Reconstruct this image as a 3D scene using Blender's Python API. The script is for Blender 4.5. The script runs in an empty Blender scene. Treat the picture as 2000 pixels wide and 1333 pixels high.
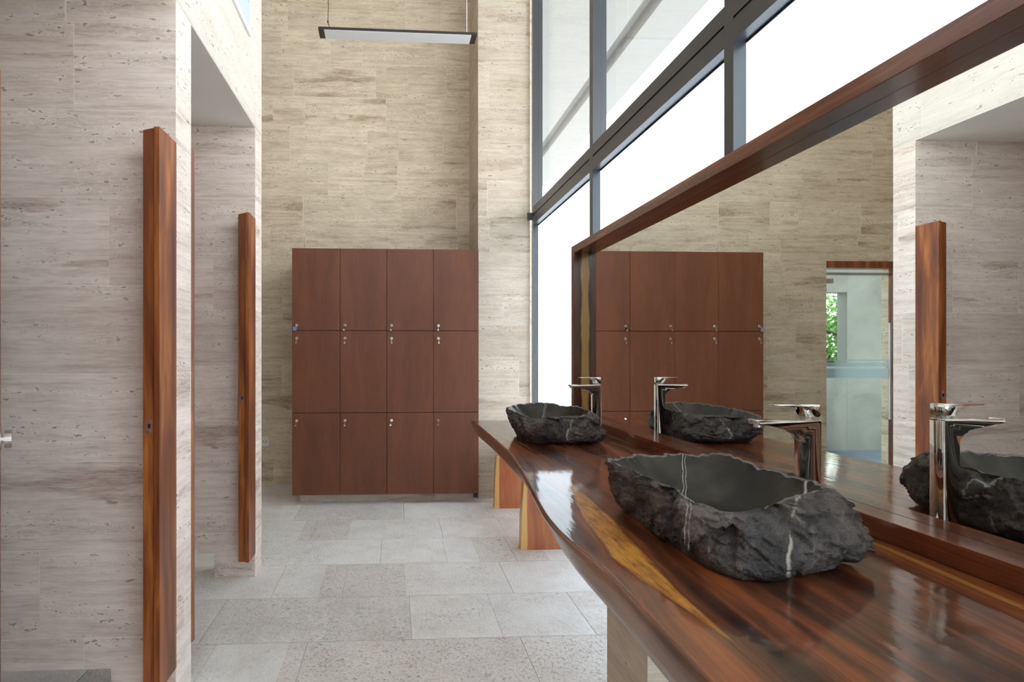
import bpy, bmesh, math, random
from mathutils import Vector, noise

SC = bpy.context.scene
COL = SC.collection
# ------------------------------------------------------------------ camera
F_PX = 1040.0
YAW = math.atan(F_PX / 22000.0)
PPX, PPY = 770 + F_PX * math.tan(YAW), 688.0
cd = bpy.data.cameras.new('camera')
cam = bpy.data.objects.new('camera', cd)
COL.objects.link(cam)
cam.location = (0, 0, 1.2)
cam.rotation_euler = (math.pi / 2, 0, -YAW)
cd.sensor_width = 36.0
cd.lens = 36.0 * F_PX / 2000.0
cd.shift_x = (1000 - PPX) / 2000.0
cd.shift_y = (PPY - 666.5) / 2000.0
cd.clip_start = 0.02
SC.camera = cam
# ------------------------------------------------------------------ world, exposure
SC.view_settings.view_transform = 'Standard'
SC.view_settings.look = 'None'
SC.view_settings.gamma = 1.0
SC.view_settings.exposure = 0.48
SC.view_settings.use_curve_mapping = False
SC.cycles.max_bounces = 14
SC.cycles.diffuse_bounces = 7
SC.cycles.glossy_bounces = 6
SC.cycles.transmission_bounces = 10
SC.cycles.transparent_max_bounces = 12
SC.cycles.sample_clamp_indirect = 6.0
world = bpy.data.worlds.new('sky')
SC.world = world
world.use_nodes = True
wn = world.node_tree.nodes
bg = wn['Background']
tc = wn.new('ShaderNodeTexCoord')
sx = wn.new('ShaderNodeSeparateXYZ')
rp = wn.new('ShaderNodeValToRGB')
world.node_tree.links.new(tc.outputs['Generated'], sx.inputs[0])
world.node_tree.links.new(sx.outputs['Z'], rp.inputs[0])
world.node_tree.links.new(rp.outputs[0], bg.inputs[0])
rp.color_ramp.elements[0].position = 0.0
rp.color_ramp.elements[0].color = (1.0, 0.98, 0.95, 1)
rp.color_ramp.elements[1].position = 0.8
rp.color_ramp.elements[1].color = (0.80, 0.90, 1.0, 1)
bg.inputs[1].default_value = 3.9


# ------------------------------------------------------------------ material helpers
class NT:
    def __init__(self, name):
        self.m = bpy.data.materials.new(name)
        self.m.use_nodes = True
        self.t = self.m.node_tree
        self.n = self.t.nodes
        self.b = self.n['Principled BSDF']

    def put(self, sock, v):
        if isinstance(v, bpy.types.NodeSocket):
            self.t.links.new(v, sock)
        elif v is not None:
            if hasattr(sock.default_value, '__len__') and not hasattr(v, '__len__'):
                v = (v,) * len(sock.default_value)
            if hasattr(v, '__len__') and len(v) == 3 and len(sock.default_value) == 4:
                v = (*v, 1)
            sock.default_value = v

    def ma(self, op, a, b=None, c=None):
        x = self.n.new('ShaderNodeMath')
        x.operation = op
        for i, v in enumerate((a, b, c)):
            if v is not None:
                self.put(x.inputs[i], v)
        return x.outputs[0]

    def vec(self, x, y, z):
        c = self.n.new('ShaderNodeCombineXYZ')
        for i, v in enumerate((x, y, z)):
            self.put(c.inputs[i], v)
        return c.outputs[0]

    def co(self, kind='Object'):
        c = self.n.new('ShaderNodeTexCoord')
        s = self.n.new('ShaderNodeSeparateXYZ')
        self.t.links.new(c.outputs[kind], s.inputs[0])
        return s.outputs[0], s.outputs[1], s.outputs[2], c.outputs[kind]

    def noise(self, v, scale=1.0, detail=3.0, rough=0.5, dist=0.0, out='Fac'):
        x = self.n.new('ShaderNodeTexNoise')
        self.put(x.inputs['Vector'], v)
        x.inputs['Scale'].default_value = scale
        x.inputs['Detail'].default_value = detail
        x.inputs['Roughness'].default_value = rough
        x.inputs['Distortion'].default_value = dist
        return x.outputs[out]

    def voro(self, v, scale=1.0, feat='F1', out='Distance'):
        x = self.n.new('ShaderNodeTexVoronoi')
        x.feature = feat
        self.put(x.inputs['Vector'], v)
        x.inputs['Scale'].default_value = scale
        return x.outputs[out]

    def white(self, v):
        x = self.n.new('ShaderNodeTexWhiteNoise')
        x.noise_dimensions = '3D'
        self.put(x.inputs['Vector'], v)
        return x.outputs['Value']

    def ramp(self, f, pts, interp='LINEAR'):
        x = self.n.new('ShaderNodeValToRGB')
        x.color_ramp.interpolation = interp
        e = x.color_ramp.elements
        while len(e) < len(pts):
            e.new(0.5)
        for i, (p, c) in enumerate(pts):
            e[i].position = p
            e[i].color = (c, c, c, 1) if not hasattr(c, '__len__') else (*c, 1)
        self.put(x.inputs[0], f)
        return x.outputs[0]

    def mix(self, f, a, b, mode='MIX'):
        x = self.n.new('ShaderNodeMix')
        x.data_type = 'RGBA'
        x.blend_type = mode
        self.put(x.inputs[0], f)
        self.put(x.inputs[6], a)
        self.put(x.inputs[7], b)
        return x.outputs[2]

    def step(self, v, a, b):
        x = self.n.new('ShaderNodeMapRange')
        x.clamp = True
        self.put(x.inputs[0], v)
        x.inputs[1].default_value = a
        x.inputs[2].default_value = b
        return x.outputs[0]

    def bump(self, h, strength=0.3, dist=0.01, coat=False):
        x = self.n.new('ShaderNodeBump')
        x.inputs['Strength'].default_value = strength
        x.inputs['Distance'].default_value = dist
        self.put(x.inputs['Height'], h)
        self.t.links.new(x.outputs[0], self.b.inputs['Normal'])
        if coat:
            self.t.links.new(x.outputs[0], self.b.inputs['Coat Normal'])

    def bs(self, **k):
        for a, v in k.items():
            self.put(self.b.inputs[a.replace('_', ' ')], v)


def s2l(r, g, b):
    f = lambda c: (c / 255 / 12.92) if c / 255 <= 0.04045 else ((c / 255 + 0.055) / 1.055) ** 2.4
    return (f(r), f(g), f(b))


def mat_travertine(name, h=0.3, off=0.0, w=0.62, light=1.0, tone=(1.0, 1.0, 1.0), contrast=1.0):
    m = NT(name)
    x, y, z, v = m.co()
    g = m.n.new('ShaderNodeNewGeometry')
    s = m.n.new('ShaderNodeSeparateXYZ')
    m.t.links.new(g.outputs['True Normal'], s.inputs[0])
    side = m.ma('GREATER_THAN', m.ma('ABSOLUTE', s.outputs[0]), 0.5)
    u = m.ma('ADD', m.ma('MULTIPLY', x, m.ma('SUBTRACT', 1.0, side)), m.ma('MULTIPLY', y, side))
    vv = m.ma('DIVIDE', m.ma('ADD', z, off), h)
    row = m.ma('FLOOR', vv)
    rr = m.white(m.vec(row, side, 3.3))
    uu = m.ma('ADD', m.ma('DIVIDE', u, w), m.ma('MULTIPLY', rr, 7.0))
    uu = m.ma('ADD', uu, m.ma('MULTIPLY', m.ma('SINE', m.ma('ADD', m.ma('MULTIPLY', uu, 2.1), m.ma('MULTIPLY', row, 3.0))), 0.33))
    colm = m.ma('FLOOR', uu)
    idv = m.white(m.vec(row, colm, m.ma('ADD', side, 7.7)))
    id2 = m.white(m.vec(colm, row, 1.7))
    # joints
    fv = m.ma('FRACT', vv)
    fu = m.ma('FRACT', uu)
    dv = m.ma('MULTIPLY', m.ma('MINIMUM', fv, m.ma('SUBTRACT', 1.0, fv)), h)
    du = m.ma('MULTIPLY', m.ma('MINIMUM', fu, m.ma('SUBTRACT', 1.0, fu)), w)
    joint = m.ma('SUBTRACT', 1.0, m.step(m.ma('MINIMUM', dv, du), 0.0006, 0.0016))
    # bedding veins
    warp = m.noise(m.vec(m.ma('MULTIPLY', u, 4.0), m.ma('MULTIPLY', z, 9.0), m.ma('MULTIPLY', idv, 31.0)), 1.0, 3.0, 0.6)
    zz = m.ma('ADD', z, m.ma('MULTIPLY', warp, 0.022))
    pv = m.vec(m.ma('ADD', m.ma('MULTIPLY', u, 2.2), m.ma('MULTIPLY', idv, 57.0)), m.ma('MULTIPLY', zz, 42.0), m.ma('MULTIPLY', id2, 23.0))
    n1 = m.noise(pv, 1.0, 8.0, 0.68)
    pv2 = m.vec(m.ma('ADD', m.ma('MULTIPLY', u, 1.6), m.ma('MULTIPLY', id2, 41.0)), m.ma('MULTIPLY', zz, 11.0), m.ma('MULTIPLY', idv, 13.0))
    n2 = m.noise(pv2, 1.0, 6.0, 0.62)
    cloud = m.noise(m.vec(m.ma('ADD', m.ma('MULTIPLY', u, 5.0), m.ma('MULTIPLY', idv, 17.0)), m.ma('MULTIPLY', z, 11.0), id2), 1.0, 5.0, 0.6)
    fine = m.noise(m.vec(m.ma('MULTIPLY', u, 16.0), m.ma('MULTIPLY', zz, 210.0), 1.0), 1.0, 4.0, 0.65)
    L = light
    k = contrast
    base = (0.640 * L * tone[0], 0.560 * L * tone[1], 0.465 * L * tone[2])

    def tn(f):
        f = 1 + (f - 1) * k
        return tuple(min(0.93, b_ * (f if f >= 1 else f ** (1 + 0.22 * q))) for q, b_ in enumerate(base))
    c = m.ramp(m.ma('ADD', m.ma('MULTIPLY', n1, 0.6), m.ma('MULTIPLY', cloud, 0.4)), [(0.33, tn(0.74)), (0.45, tn(0.93)), (0.55, tn(1.04)), (0.68, tn(1.17))])
    # brown or grey bands on some tiles
    dark = m.ma('MULTIPLY', m.step(n2, 0.485, 0.36), m.step(idv, 0.15, 0.80))
    c = m.mix(m.ma('MULTIPLY', dark, min(0.92, 0.60 * k)), c, (0.29 * L * tone[0], 0.205 * L * tone[1], 0.140 * L * tone[2]))
    c = m.mix(m.ma('MULTIPLY', m.step(fine, 0.40, 0.62), 0.22 * k), m.mix(1.0, c, 0.93, 'MULTIPLY'), tn(1.30))
    tint = m.ramp(id2, [(0.0, (0.93, 0.90, 0.87)), (0.5, (1.0, 0.99, 0.975)), (1.0, (1.06, 1.045, 1.03))])
    c = m.mix(1.0, c, tint, 'MULTIPLY')
    # pits
    gate = m.step(m.noise(m.vec(m.ma('ADD', m.ma('MULTIPLY', u, 1.6), m.ma('MULTIPLY', idv, 9.0)), m.ma('MULTIPLY', zz, 11.0), 2.0), 1.0, 2.0), 0.46, 0.58)
    pit = m.noise(m.vec(m.ma('MULTIPLY', u, 38.0), m.ma('MULTIPLY', zz, 85.0), idv), 1.0, 2.0, 0.5)
    pm = m.ma('MULTIPLY', m.step(pit, 0.625, 0.67), gate)
    pit2 = m.noise(m.vec(m.ma('MULTIPLY', u, 14.0), m.ma('MULTIPLY', zz, 45.0), idv), 1.0, 3.0, 0.6)
    pm = m.ma('MAXIMUM', pm, m.ma('MULTIPLY', m.step(pit2, 0.68, 0.71), 0.9))
    halo = m.ma('MULTIPLY', m.step(pit, 0.50, 0.62), gate)
    c = m.mix(m.ma('MULTIPLY', halo, 0.35), c, tn(1.32))
    c = m.mix(m.ma('MULTIPLY', pm, 0.75), c, (0.20 * L, 0.145 * L, 0.10 * L))
    c = m.mix(m.ma('MULTIPLY', joint, 0.55), c, (0.80 * L, 0.76 * L, 0.68 * L))
    h_ = m.ma('SUBTRACT', m.ma('MULTIPLY', n1, 0.25), m.ma('ADD', pm, m.ma('MULTIPLY', joint, 0.4)))
    m.bump(h_, 0.35, 0.004)
    m.bs(Base_Color=c, Roughness=0.62)
    m.b.inputs['Specular IOR Level'].default_value = 0.3
    return m.m


def mat_floor():
    m = NT('brushed_travertine_floor')
    x, y, z, v = m.co()
    vv = m.ma('DIVIDE', m.ma('ADD', y, 0.18), 0.40)
    row = m.ma('FLOOR', vv)
    rr = m.white(m.vec(row, 5.1, 0.3))
    uu = m.ma('ADD', m.ma('DIVIDE', x, 0.56), m.ma('MULTIPLY', rr, 5.0))
    uu = m.ma('ADD', uu, m.ma('MULTIPLY', m.ma('SINE', m.ma('ADD', m.ma('MULTIPLY', uu, 2.3), m.ma('MULTIPLY', row, 2.0))), 0.3))
    colm = m.ma('FLOOR', uu)
    idv = m.white(m.vec(row, colm, 4.4))
    id2 = m.white(m.vec(colm, row, 9.4))
    fv, fu = m.ma('FRACT', vv), m.ma('FRACT', uu)
    dv = m.ma('MULTIPLY', m.ma('MINIMUM', fv, m.ma('SUBTRACT', 1.0, fv)), 0.4)
    du = m.ma('MULTIPLY', m.ma('MINIMUM', fu, m.ma('SUBTRACT', 1.0, fu)), 0.56)
    joint = m.ma('SUBTRACT', 1.0, m.step(m.ma('MINIMUM', dv, du), 0.001, 0.003))
    p = m.vec(m.ma('ADD', x, m.ma('MULTIPLY', idv, 33.0)), m.ma('ADD', y, m.ma('MULTIPLY', id2, 21.0)), idv)
    n1 = m.noise(p, 5.0, 6.0, 0.6)
    n2 = m.noise(p, 75.0, 4.0, 0.65)
    n3 = m.noise(p, 2.2, 3.0, 0.5)
    c = m.ramp(n1, [(0.3, (0.66, 0.63, 0.605)), (0.5, (0.75, 0.73, 0.71)), (0.72, (0.82, 0.805, 0.79))])
    tint = m.ramp(idv, [(0.0, (1.03, 1.025, 1.02)), (0.72, (1.0, 0.99, 0.98)), (0.80, (0.88, 0.84, 0.81)), (1.0, (0.82, 0.775, 0.735))])
    c = m.mix(1.0, c, tint, 'MULTIPLY')
    # individual browner, more porous tiles: (x0, x1, row)
    sp = None
    for (xa, xb, rw) in ((-0.375, 0.058, 7), (0.49, 0.90, 8), (-0.43, 0.98, 5), (-0.37, 0.25, 3), (-0.62, -0.30, 9)):
        q = m.ma('MULTIPLY', m.ma('MULTIPLY', m.ma('GREATER_THAN', x, xa), m.ma('LESS_THAN', x, xb)), m.ma('COMPARE', row, float(rw), 0.1))
        sp = q if sp is None else m.ma('MAXIMUM', sp, q)
    porous = m.ma('ADD', m.step(n3, 0.46, 0.66), m.ma('ADD', m.ma('MULTIPLY', m.step(idv, 0.6, 0.85), 0.5), sp))
    porous = m.ma('MINIMUM', porous, 1.0)
    blot = m.noise(p, 11.0, 6.0, 0.7)
    c = m.mix(m.ma('MULTIPLY', m.step(blot, 0.50, 0.64), 0.30), c, (0.56, 0.50, 0.44))
    c = m.mix(m.ma('MULTIPLY', m.step(blot, 0.50, 0.36), 0.5), c, (0.80, 0.79, 0.775))
    c = m.mix(m.ma('MULTIPLY', sp, 0.5), c, m.mix(1.0, c, (0.80, 0.71, 0.64), 'MULTIPLY'))
    pit = m.ma('MULTIPLY', m.step(m.noise(p, 85.0, 3.0, 0.6), 0.57, 0.65), porous)
    big = m.ma('MULTIPLY', m.step(m.noise(p, 40.0, 4.0, 0.65), 0.615, 0.66), porous)
    pm = m.ma('MAXIMUM', m.ma('MULTIPLY', pit, 0.6), big)
    c = m.mix(m.ma('MULTIPLY', pm, 0.7), c, (0.26, 0.205, 0.16))
    c = m.mix(m.ma('MULTIPLY', m.step(n2, 0.38, 0.60), 0.40), c, (0.83, 0.82, 0.805))
    c = m.mix(m.ma('MULTIPLY', joint, 0.14), c, (0.45, 0.42, 0.38))
    h = m.ma('SUBTRACT', m.ma('ADD', m.ma('MULTIPLY', n2, 0.9), m.ma('MULTIPLY', n1, 0.3)), m.ma('ADD', m.ma('MULTIPLY', pm, 0.8), joint))
    m.bump(h, 0.7, 0.007)
    m.bs(Base_Color=c, Roughness=0.5)
    m.b.inputs['Specular IOR Level'].default_value = 0.4
    return m.m


def mat_wood(name, axis, cols, scale=1.0, rough=0.3, coat=0.0, sap=None, streak=22.0, bump=0.05):
    """axis: grain direction; cols: dark, mid, light; sap: (axis, lo, hi, colour) pale sapwood band"""
    m = NT(name)
    x, y, z, v = m.co()
    a = [x, y, z]
    ax = 'XYZ'.index(axis)
    st = [m.ma('MULTIPLY', a[i], scale * (0.9 if i == ax else streak)) for i in range(3)]
    wv = m.noise(m.vec(*[m.ma('MULTIPLY', a[i], scale * (1.5 if i == ax else 4.0)) for i in range(3)]), 1.0, 2.0, out='Color')
    vm = m.n.new('ShaderNodeVectorMath')
    vm.operation = 'MULTIPLY_ADD'
    m.put(vm.inputs[0], wv)
    vm.inputs[1].default_value = (2.2, 2.2, 2.2)
    m.put(vm.inputs[2], m.vec(*st))
    n1 = m.noise(vm.outputs[0], 1.0, 4.0, 0.55)
    n2 = m.noise(m.vec(*[m.ma('MULTIPLY', a[i], scale * (6.0 if i == ax else 260.0)) for i in range(3)]), 1.0, 3.0, 0.6)
    c = m.ramp(n1, [(0.3, cols[0]), (0.5, cols[1]), (0.7, cols[2])])
    c = m.mix(m.ma('MULTIPLY', m.step(n2, 0.62, 0.35), 0.35), c, tuple(k * 0.45 for k in cols[0]))
    if sap:
        i = 'XYZ'.index(sap[0])
        q = m.ma('ADD', a[i], m.ma('MULTIPLY', m.ma('SUBTRACT', m.noise(m.vec(*[m.ma('MULTIPLY', k, 5.0) for k in a]), 1.0, 2.0), 0.5), sap[4]))
        msk = m.ma('MULTIPLY', m.step(q, sap[1] - 0.004, sap[1] + 0.004), m.step(q, sap[2] + 0.004, sap[2] - 0.004))
        c = m.mix(msk, c, sap[3])
    m.bump(n2, bump, 0.002)
    m.bs(Base_Color=c, Roughness=rough)
    m.b.inputs['Coat Weight'].default_value = coat
    m.b.inputs['Coat Roughness'].default_value = 0.08
    return m.m


def mat_counter():
    m = NT('varnished_live_edge_slab')
    x, y, z, v = m.co()
    # grain follows the waving front edge
    bend = m.ma('MULTIPLY', m.ma('SINE', m.ma('MULTIPLY', m.ma('SUBTRACT', y, 1.2), 1.7)), -0.03)
    gx = m.ma('ADD', m.ma('ADD', x, bend), m.ma('MULTIPLY', m.noise(m.vec(m.ma('MULTIPLY', x, 3.0), m.ma('MULTIPLY', y, 1.3), 0.0), 1.0, 3.0), 0.09))
    n1 = m.noise(m.vec(m.ma('MULTIPLY', gx, 9.0), m.ma('MULTIPLY', y, 1.0), m.ma('MULTIPLY', z, 6.0)), 1.0, 6.0, 0.62)
    n2 = m.noise(m.vec(m.ma('MULTIPLY', gx, 46.0), m.ma('MULTIPLY', y, 2.2), z), 1.0, 5.0, 0.65)
    n3 = m.noise(m.vec(m.ma('MULTIPLY', x, 5.0), m.ma('MULTIPLY', y, 2.0), 3.0), 1.0, 2.0)
    n4 = m.noise(m.vec(m.ma('MULTIPLY', gx, 240.0), m.ma('MULTIPLY', y, 7.0), z), 1.0, 2.0)
    f = m.ma('ADD', m.ma('MULTIPLY', n1, 0.74), m.ma('MULTIPLY', n2, 0.26))
    c = m.ramp(f, [(0.38, (0.016, 0.006, 0.004)), (0.46, (0.060, 0.018, 0.007)), (0.53, (0.165, 0.048, 0.015)),
                   (0.60, (0.27, 0.082, 0.022)), (0.70, (0.38, 0.145, 0.036))])
    c = m.mix(m.ma('MULTIPLY', m.step(n3, 0.5, 0.75), 0.55), c, m.mix(0.6, c, (0.03, 0.013, 0.007)))
    # long golden figure with dark flecks near the front edge
    gc = m.ma('ADD', m.ma('ADD', 0.461, m.ma('MULTIPLY', m.ma('MAXIMUM', m.ma('SUBTRACT', y, 1.02), 0.0), 0.13)), m.ma('MULTIPLY', m.ma('MAXIMUM', m.ma('SUBTRACT', 0.86, y), 0.0), 0.07))
    hw = m.ma('SUBTRACT', m.ma('MULTIPLY', 0.041, m.ma('MULTIPLY', m.step(y, 0.715, 1.02), m.step(y, 1.75, 1.25))), 0.004)
    dd = m.ma('ADD', m.ma('ABSOLUTE', m.ma('SUBTRACT', x, gc)), m.ma('MULTIPLY', m.ma('SUBTRACT', n2, 0.5), 0.03))
    gm = m.step(m.ma('SUBTRACT', dd, hw), 0.002, -0.006)
    fleck = m.noise(m.vec(m.ma('MULTIPLY', x, 60.0), m.ma('MULTIPLY', y, 11.0), 0.0), 1.0, 6.0, 0.7)
    gold = m.ramp(fleck, [(0.30, (0.035, 0.018, 0.008)), (0.40, (0.30, 0.12, 0.02)), (0.58, (0.60, 0.29, 0.045))])
    rimm = m.ma('MULTIPLY', m.step(m.ma('SUBTRACT', dd, hw), 0.010, 0.001), m.step(hw, 0.002, 0.008))
    c = m.mix(m.ma('MULTIPLY', rimm, 0.7), c, (0.035, 0.016, 0.008))
    c = m.mix(m.ma('MULTIPLY', gm, 0.92), c, gold)
    # pale band next to the mirror ledge
    sb = m.ma('MULTIPLY', m.step(gx, 1.045, 1.052), m.step(gx, 1.066, 1.06))
    c = m.mix(m.ma('MULTIPLY', sb, 0.7), c, (0.42, 0.22, 0.055))
    sc_ = m.ma('MULTIPLY', m.step(n4, 0.58, 0.40), 0.25)
    c = m.mix(sc_, c, (0.03, 0.012, 0.006))
    c = m.mix(1.0, c, (1.12, 1.05, 1.0), 'MULTIPLY')
    wavy = m.noise(m.vec(m.ma('MULTIPLY', x, 30.0), m.ma('MULTIPLY', y, 6.0), z), 1.0, 3.0, 0.6)
    dents = m.ma('MULTIPLY', m.step(m.noise(m.vec(m.ma('MULTIPLY', x, 170.0), m.ma('MULTIPLY', y, 80.0), 0.0), 1.0, 1.0), 0.74, 0.78), 0.35)
    m.bump(m.ma('SUBTRACT', m.ma('ADD', wavy, m.ma('MULTIPLY', n4, 0.05)), dents), 0.16, 0.004, coat=True)
    m.bs(Base_Color=c, Roughness=0.45)
    m.b.inputs['Specular IOR Level'].default_value = 0.15
    m.b.inputs['Coat Weight'].default_value = 0.9
    m.b.inputs['Coat Roughness'].default_value = 0.07
    return m.m


def mat_rock():
    m = NT('black_marble_rock')
    x, y, z, v = m.co()
    n1 = m.noise(v, 9.0, 6.0, 0.62)
    n2 = m.noise(v, 60.0, 5.0, 0.6)
    c = m.ramp(n1, [(0.3, (0.018, 0.015, 0.015)), (0.45, (0.052, 0.044, 0.043)), (0.58, (0.115, 0.098, 0.093)), (0.76, (0.19, 0.17, 0.155))])
    c = m.mix(m.ma('MULTIPLY', m.step(n2, 0.55, 0.75), 0.5), c, (0.12, 0.11, 0.10))
    wob = m.ma('ADD', m.ma('MULTIPLY', m.ma('SUBTRACT', m.noise(v, 6.0, 2.0, 0.6), 0.5), 0.022),
               m.ma('MULTIPLY', m.ma('SUBTRACT', m.noise(v, 40.0, 3.0, 0.6), 0.5), 0.010))
    # white calcite veins: (normal x, normal y, offset, width)
    for (nx, ny, off, w) in ((-0.884, 0.465, 0.080, 0.0008), (-0.884, 0.465, 0.0735, 0.0006), (-0.737, 0.676, -0.146, 0.0021)):
        pl_ = m.ma('ADD', m.ma('MULTIPLY', x, nx), m.ma('ADD', m.ma('MULTIPLY', y, ny), wob))
        d = m.ma('ABSOLUTE', m.ma('SUBTRACT', pl_, off))
        brk = m.step(m.noise(v, 22.0, 2.0), 0.36, 0.44)
        c = m.mix(m.ma('MULTIPLY', m.ma('MULTIPLY', m.step(d, w * 1.7, w * 0.6), brk), 0.85), c, (0.52, 0.48, 0.43))
    d2 = m.ma('ABSOLUTE', m.ma('SUBTRACT', m.noise(v, 4.5, 2.0, 0.5), 0.5))
    c = m.mix(m.ma('MULTIPLY', m.ma('MULTIPLY', m.step(d2, 0.005, 0.0015), m.step(n1, 0.45, 0.6)), 0.6), c, (0.3, 0.28, 0.25))
    m.bump(m.ma('ADD', m.noise(v, 32.0, 7.0, 0.62), m.ma('MULTIPLY', m.noise(v, 120.0, 4.0, 0.65), 0.4)), 1.0, 0.013)
    m.bs(Base_Color=c, Roughness=m.ramp(n2, [(0.3, 0.24), (0.7, 0.45)]))
    return m.m


def mat_bowl():
    m = NT('polished_black_marble')
    x, y, z, v = m.co()
    n1 = m.noise(v, 8.0, 5.0, 0.6)
    c = m.ramp(n1, [(0.3, (0.006, 0.0055, 0.005)), (0.5, (0.017, 0.015, 0.012)), (0.65, (0.042, 0.038, 0.026)), (0.85, (0.08, 0.07, 0.05))])
    wob = m.ma('ADD', m.ma('MULTIPLY', m.ma('SUBTRACT', m.noise(v, 6.0, 2.0, 0.6), 0.5), 0.022),
               m.ma('MULTIPLY', m.ma('SUBTRACT', m.noise(v, 40.0, 3.0, 0.6), 0.5), 0.010))
    # white calcite veins: (normal x, normal y, offset, width)
    for (nx, ny, off, w) in ((-0.884, 0.465, 0.080, 0.0008), (-0.884, 0.465, 0.0735, 0.0006), (-0.737, 0.676, -0.146, 0.0021)):
        pl_ = m.ma('ADD', m.ma('MULTIPLY', x, nx), m.ma('ADD', m.ma('MULTIPLY', y, ny), wob))
        d = m.ma('ABSOLUTE', m.ma('SUBTRACT', pl_, off))
        brk = m.step(m.noise(v, 22.0, 2.0), 0.36, 0.44)
        c = m.mix(m.ma('MULTIPLY', m.ma('MULTIPLY', m.step(d, w * 1.7, w * 0.6), brk), 0.85), c, (0.52, 0.48, 0.43))
    m.bump(m.noise(v, 30.0, 3.0), 0.12, 0.004)
    m.bs(Base_Color=c, Roughness=0.33)
    m.b.inputs['Specular IOR Level'].default_value = 0.3
    return m.m


def mat_plain(name, col, rough=0.5, metal=0.0, bumps=None, spec=None):
    m = NT(name)
    x, y, z, v = m.co()
    n = m.noise(v, 6.0, 3.0)
    c = m.mix(m.ma('MULTIPLY', n, 0.18), col, tuple(k * 0.7 for k in col))
    m.bs(Base_Color=c, Roughness=rough, Metallic=metal)
    if bumps:
        m.bump(m.noise(v, bumps[0], 3.0), bumps[1], 0.003)
    if spec is not None:
        m.b.inputs['Specular IOR Level'].default_value = spec
    return m.m


def mat_clear_glass(name, tint=(0.98, 0.99, 0.985), refl=0.09):
    m = NT(name)
    m.n.remove(m.b)
    tr = m.n.new('ShaderNodeBsdfTransparent')
    tr.inputs[0].default_value = (*tint, 1)
    gl = m.n.new('ShaderNodeBsdfGlossy')
    gl.inputs['Roughness'].default_value = 0.0
    fr = m.n.new('ShaderNodeFresnel')
    fr.inputs[0].default_value = 1.45
    mx = m.n.new('ShaderNodeMixShader')
    out = m.n['Material Output']
    ge = m.n.new('ShaderNodeNewGeometry')
    front = m.ma('SUBTRACT', 1.0, ge.outputs['Backfacing'])
    m.t.links.new(m.ma('MULTIPLY', m.ma('MULTIPLY', fr.outputs[0], refl * 10), front), mx.inputs[0])
    m.t.links.new(tr.outputs[0], mx.inputs[1])
    m.t.links.new(gl.outputs[0], mx.inputs[2])
    m.t.links.new(mx.outputs[0], out.inputs[0])
    return m.m


def mat_frosted(name, col, transp=0.0):
    m = NT(name)
    m.n.remove(m.b)
    tl = m.n.new('ShaderNodeBsdfTranslucent')
    tl.inputs[0].default_value = (*col, 1)
    gl = m.n.new('ShaderNodeBsdfGlossy')
    gl.inputs['Roughness'].default_value = 0.25
    gl.inputs[0].default_value = (0.8, 0.9, 0.95, 1)
    mx = m.n.new('ShaderNodeMixShader')
    mx.inputs[0].default_value = 0.05
    out = m.n['Material Output']
    m.t.links.new(tl.outputs[0], mx.inputs[1])
    m.t.links.new(gl.outputs[0], mx.inputs[2])
    last = mx.outputs[0]
    if transp:
        tr = m.n.new('ShaderNodeBsdfTransparent')
        m2 = m.n.new('ShaderNodeMixShader')
        m2.inputs[0].default_value = transp
        m.t.links.new(last, m2.inputs[1])
        m.t.links.new(tr.outputs[0], m2.inputs[2])
        last = m2.outputs[0]
    m.t.links.new(last, out.inputs[0])
    return m.m


def mat_concrete(name, col):
    m = NT(name)
    x, y, z, v = m.co()
    n = m.noise(v, 1.6, 6.0, 0.6, 0.8)
    c = m.ramp(n, [(0.3, tuple(k * 0.62 for k in col)), (0.5, col), (0.72, tuple(min(1, k * 1.3) for k in col))])
    m.bs(Base_Color=c, Roughness=0.7)
    m.bump(m.noise(v, 20.0, 4.0), 0.2, 0.003)
    return m.m


M = {}
M['trav'] = mat_travertine('travertine_wall_tiles', h=0.297, off=0.061, contrast=1.35, light=0.86)
M['travf'] = mat_travertine('travertine_white_fascia', h=0.297, off=0.061, light=0.99, tone=(0.99, 1.05, 1.16), contrast=0.6)
M['travp'] = mat_travertine('travertine_partition_tiles', h=0.297, off=0.061, light=1.14, tone=(1.0, 0.965, 1.06), contrast=1.3)  # lighter, more neutral copy: light on the partitions put into the colour
M['travback'] = mat_travertine('travertine_back_wall_tiles', h=0.297, off=0.061, light=0.985, tone=(1.0, 0.985, 0.93), w=0.46, contrast=1.55)  # warmer copy: yellow cast of the window light put into the colour
M['eave'] = mat_plain('eave_plaster', (0.30, 0.30, 0.295), 0.8)
M['floor'] = mat_floor()
M['plaster'] = mat_plain('stall_ceiling_plaster', (0.80, 0.76, 0.69), 0.8)
M['white_plaster'] = mat_plain('white_plaster', (0.80, 0.80, 0.78), 0.8)
M['locker'] = mat_wood('locker_mahogany_laminate', 'Z', ((0.122, 0.034, 0.0125), (0.155, 0.045, 0.017), (0.185, 0.058, 0.022)), 1.0, 0.5, 0.0, streak=9.0, bump=0.03)
M['carcass'] = mat_wood('locker_carcass_mahogany', 'Z', ((0.05, 0.016, 0.009), (0.065, 0.02, 0.011), (0.085, 0.027, 0.014)), 1.0, 0.5)
M['jamb'] = mat_wood('door_mahogany', 'Z', ((0.085, 0.019, 0.006), (0.23, 0.060, 0.012), (0.50, 0.165, 0.030)), 1.0, 0.42, 0.10, streak=20.0)
M['frame'] = mat_wood('mirror_frame_mahogany', 'Y', ((0.075, 0.018, 0.009), (0.16, 0.043, 0.019), (0.28, 0.090, 0.038)), 1.0, 0.25, 0.6, streak=30.0)
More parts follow.
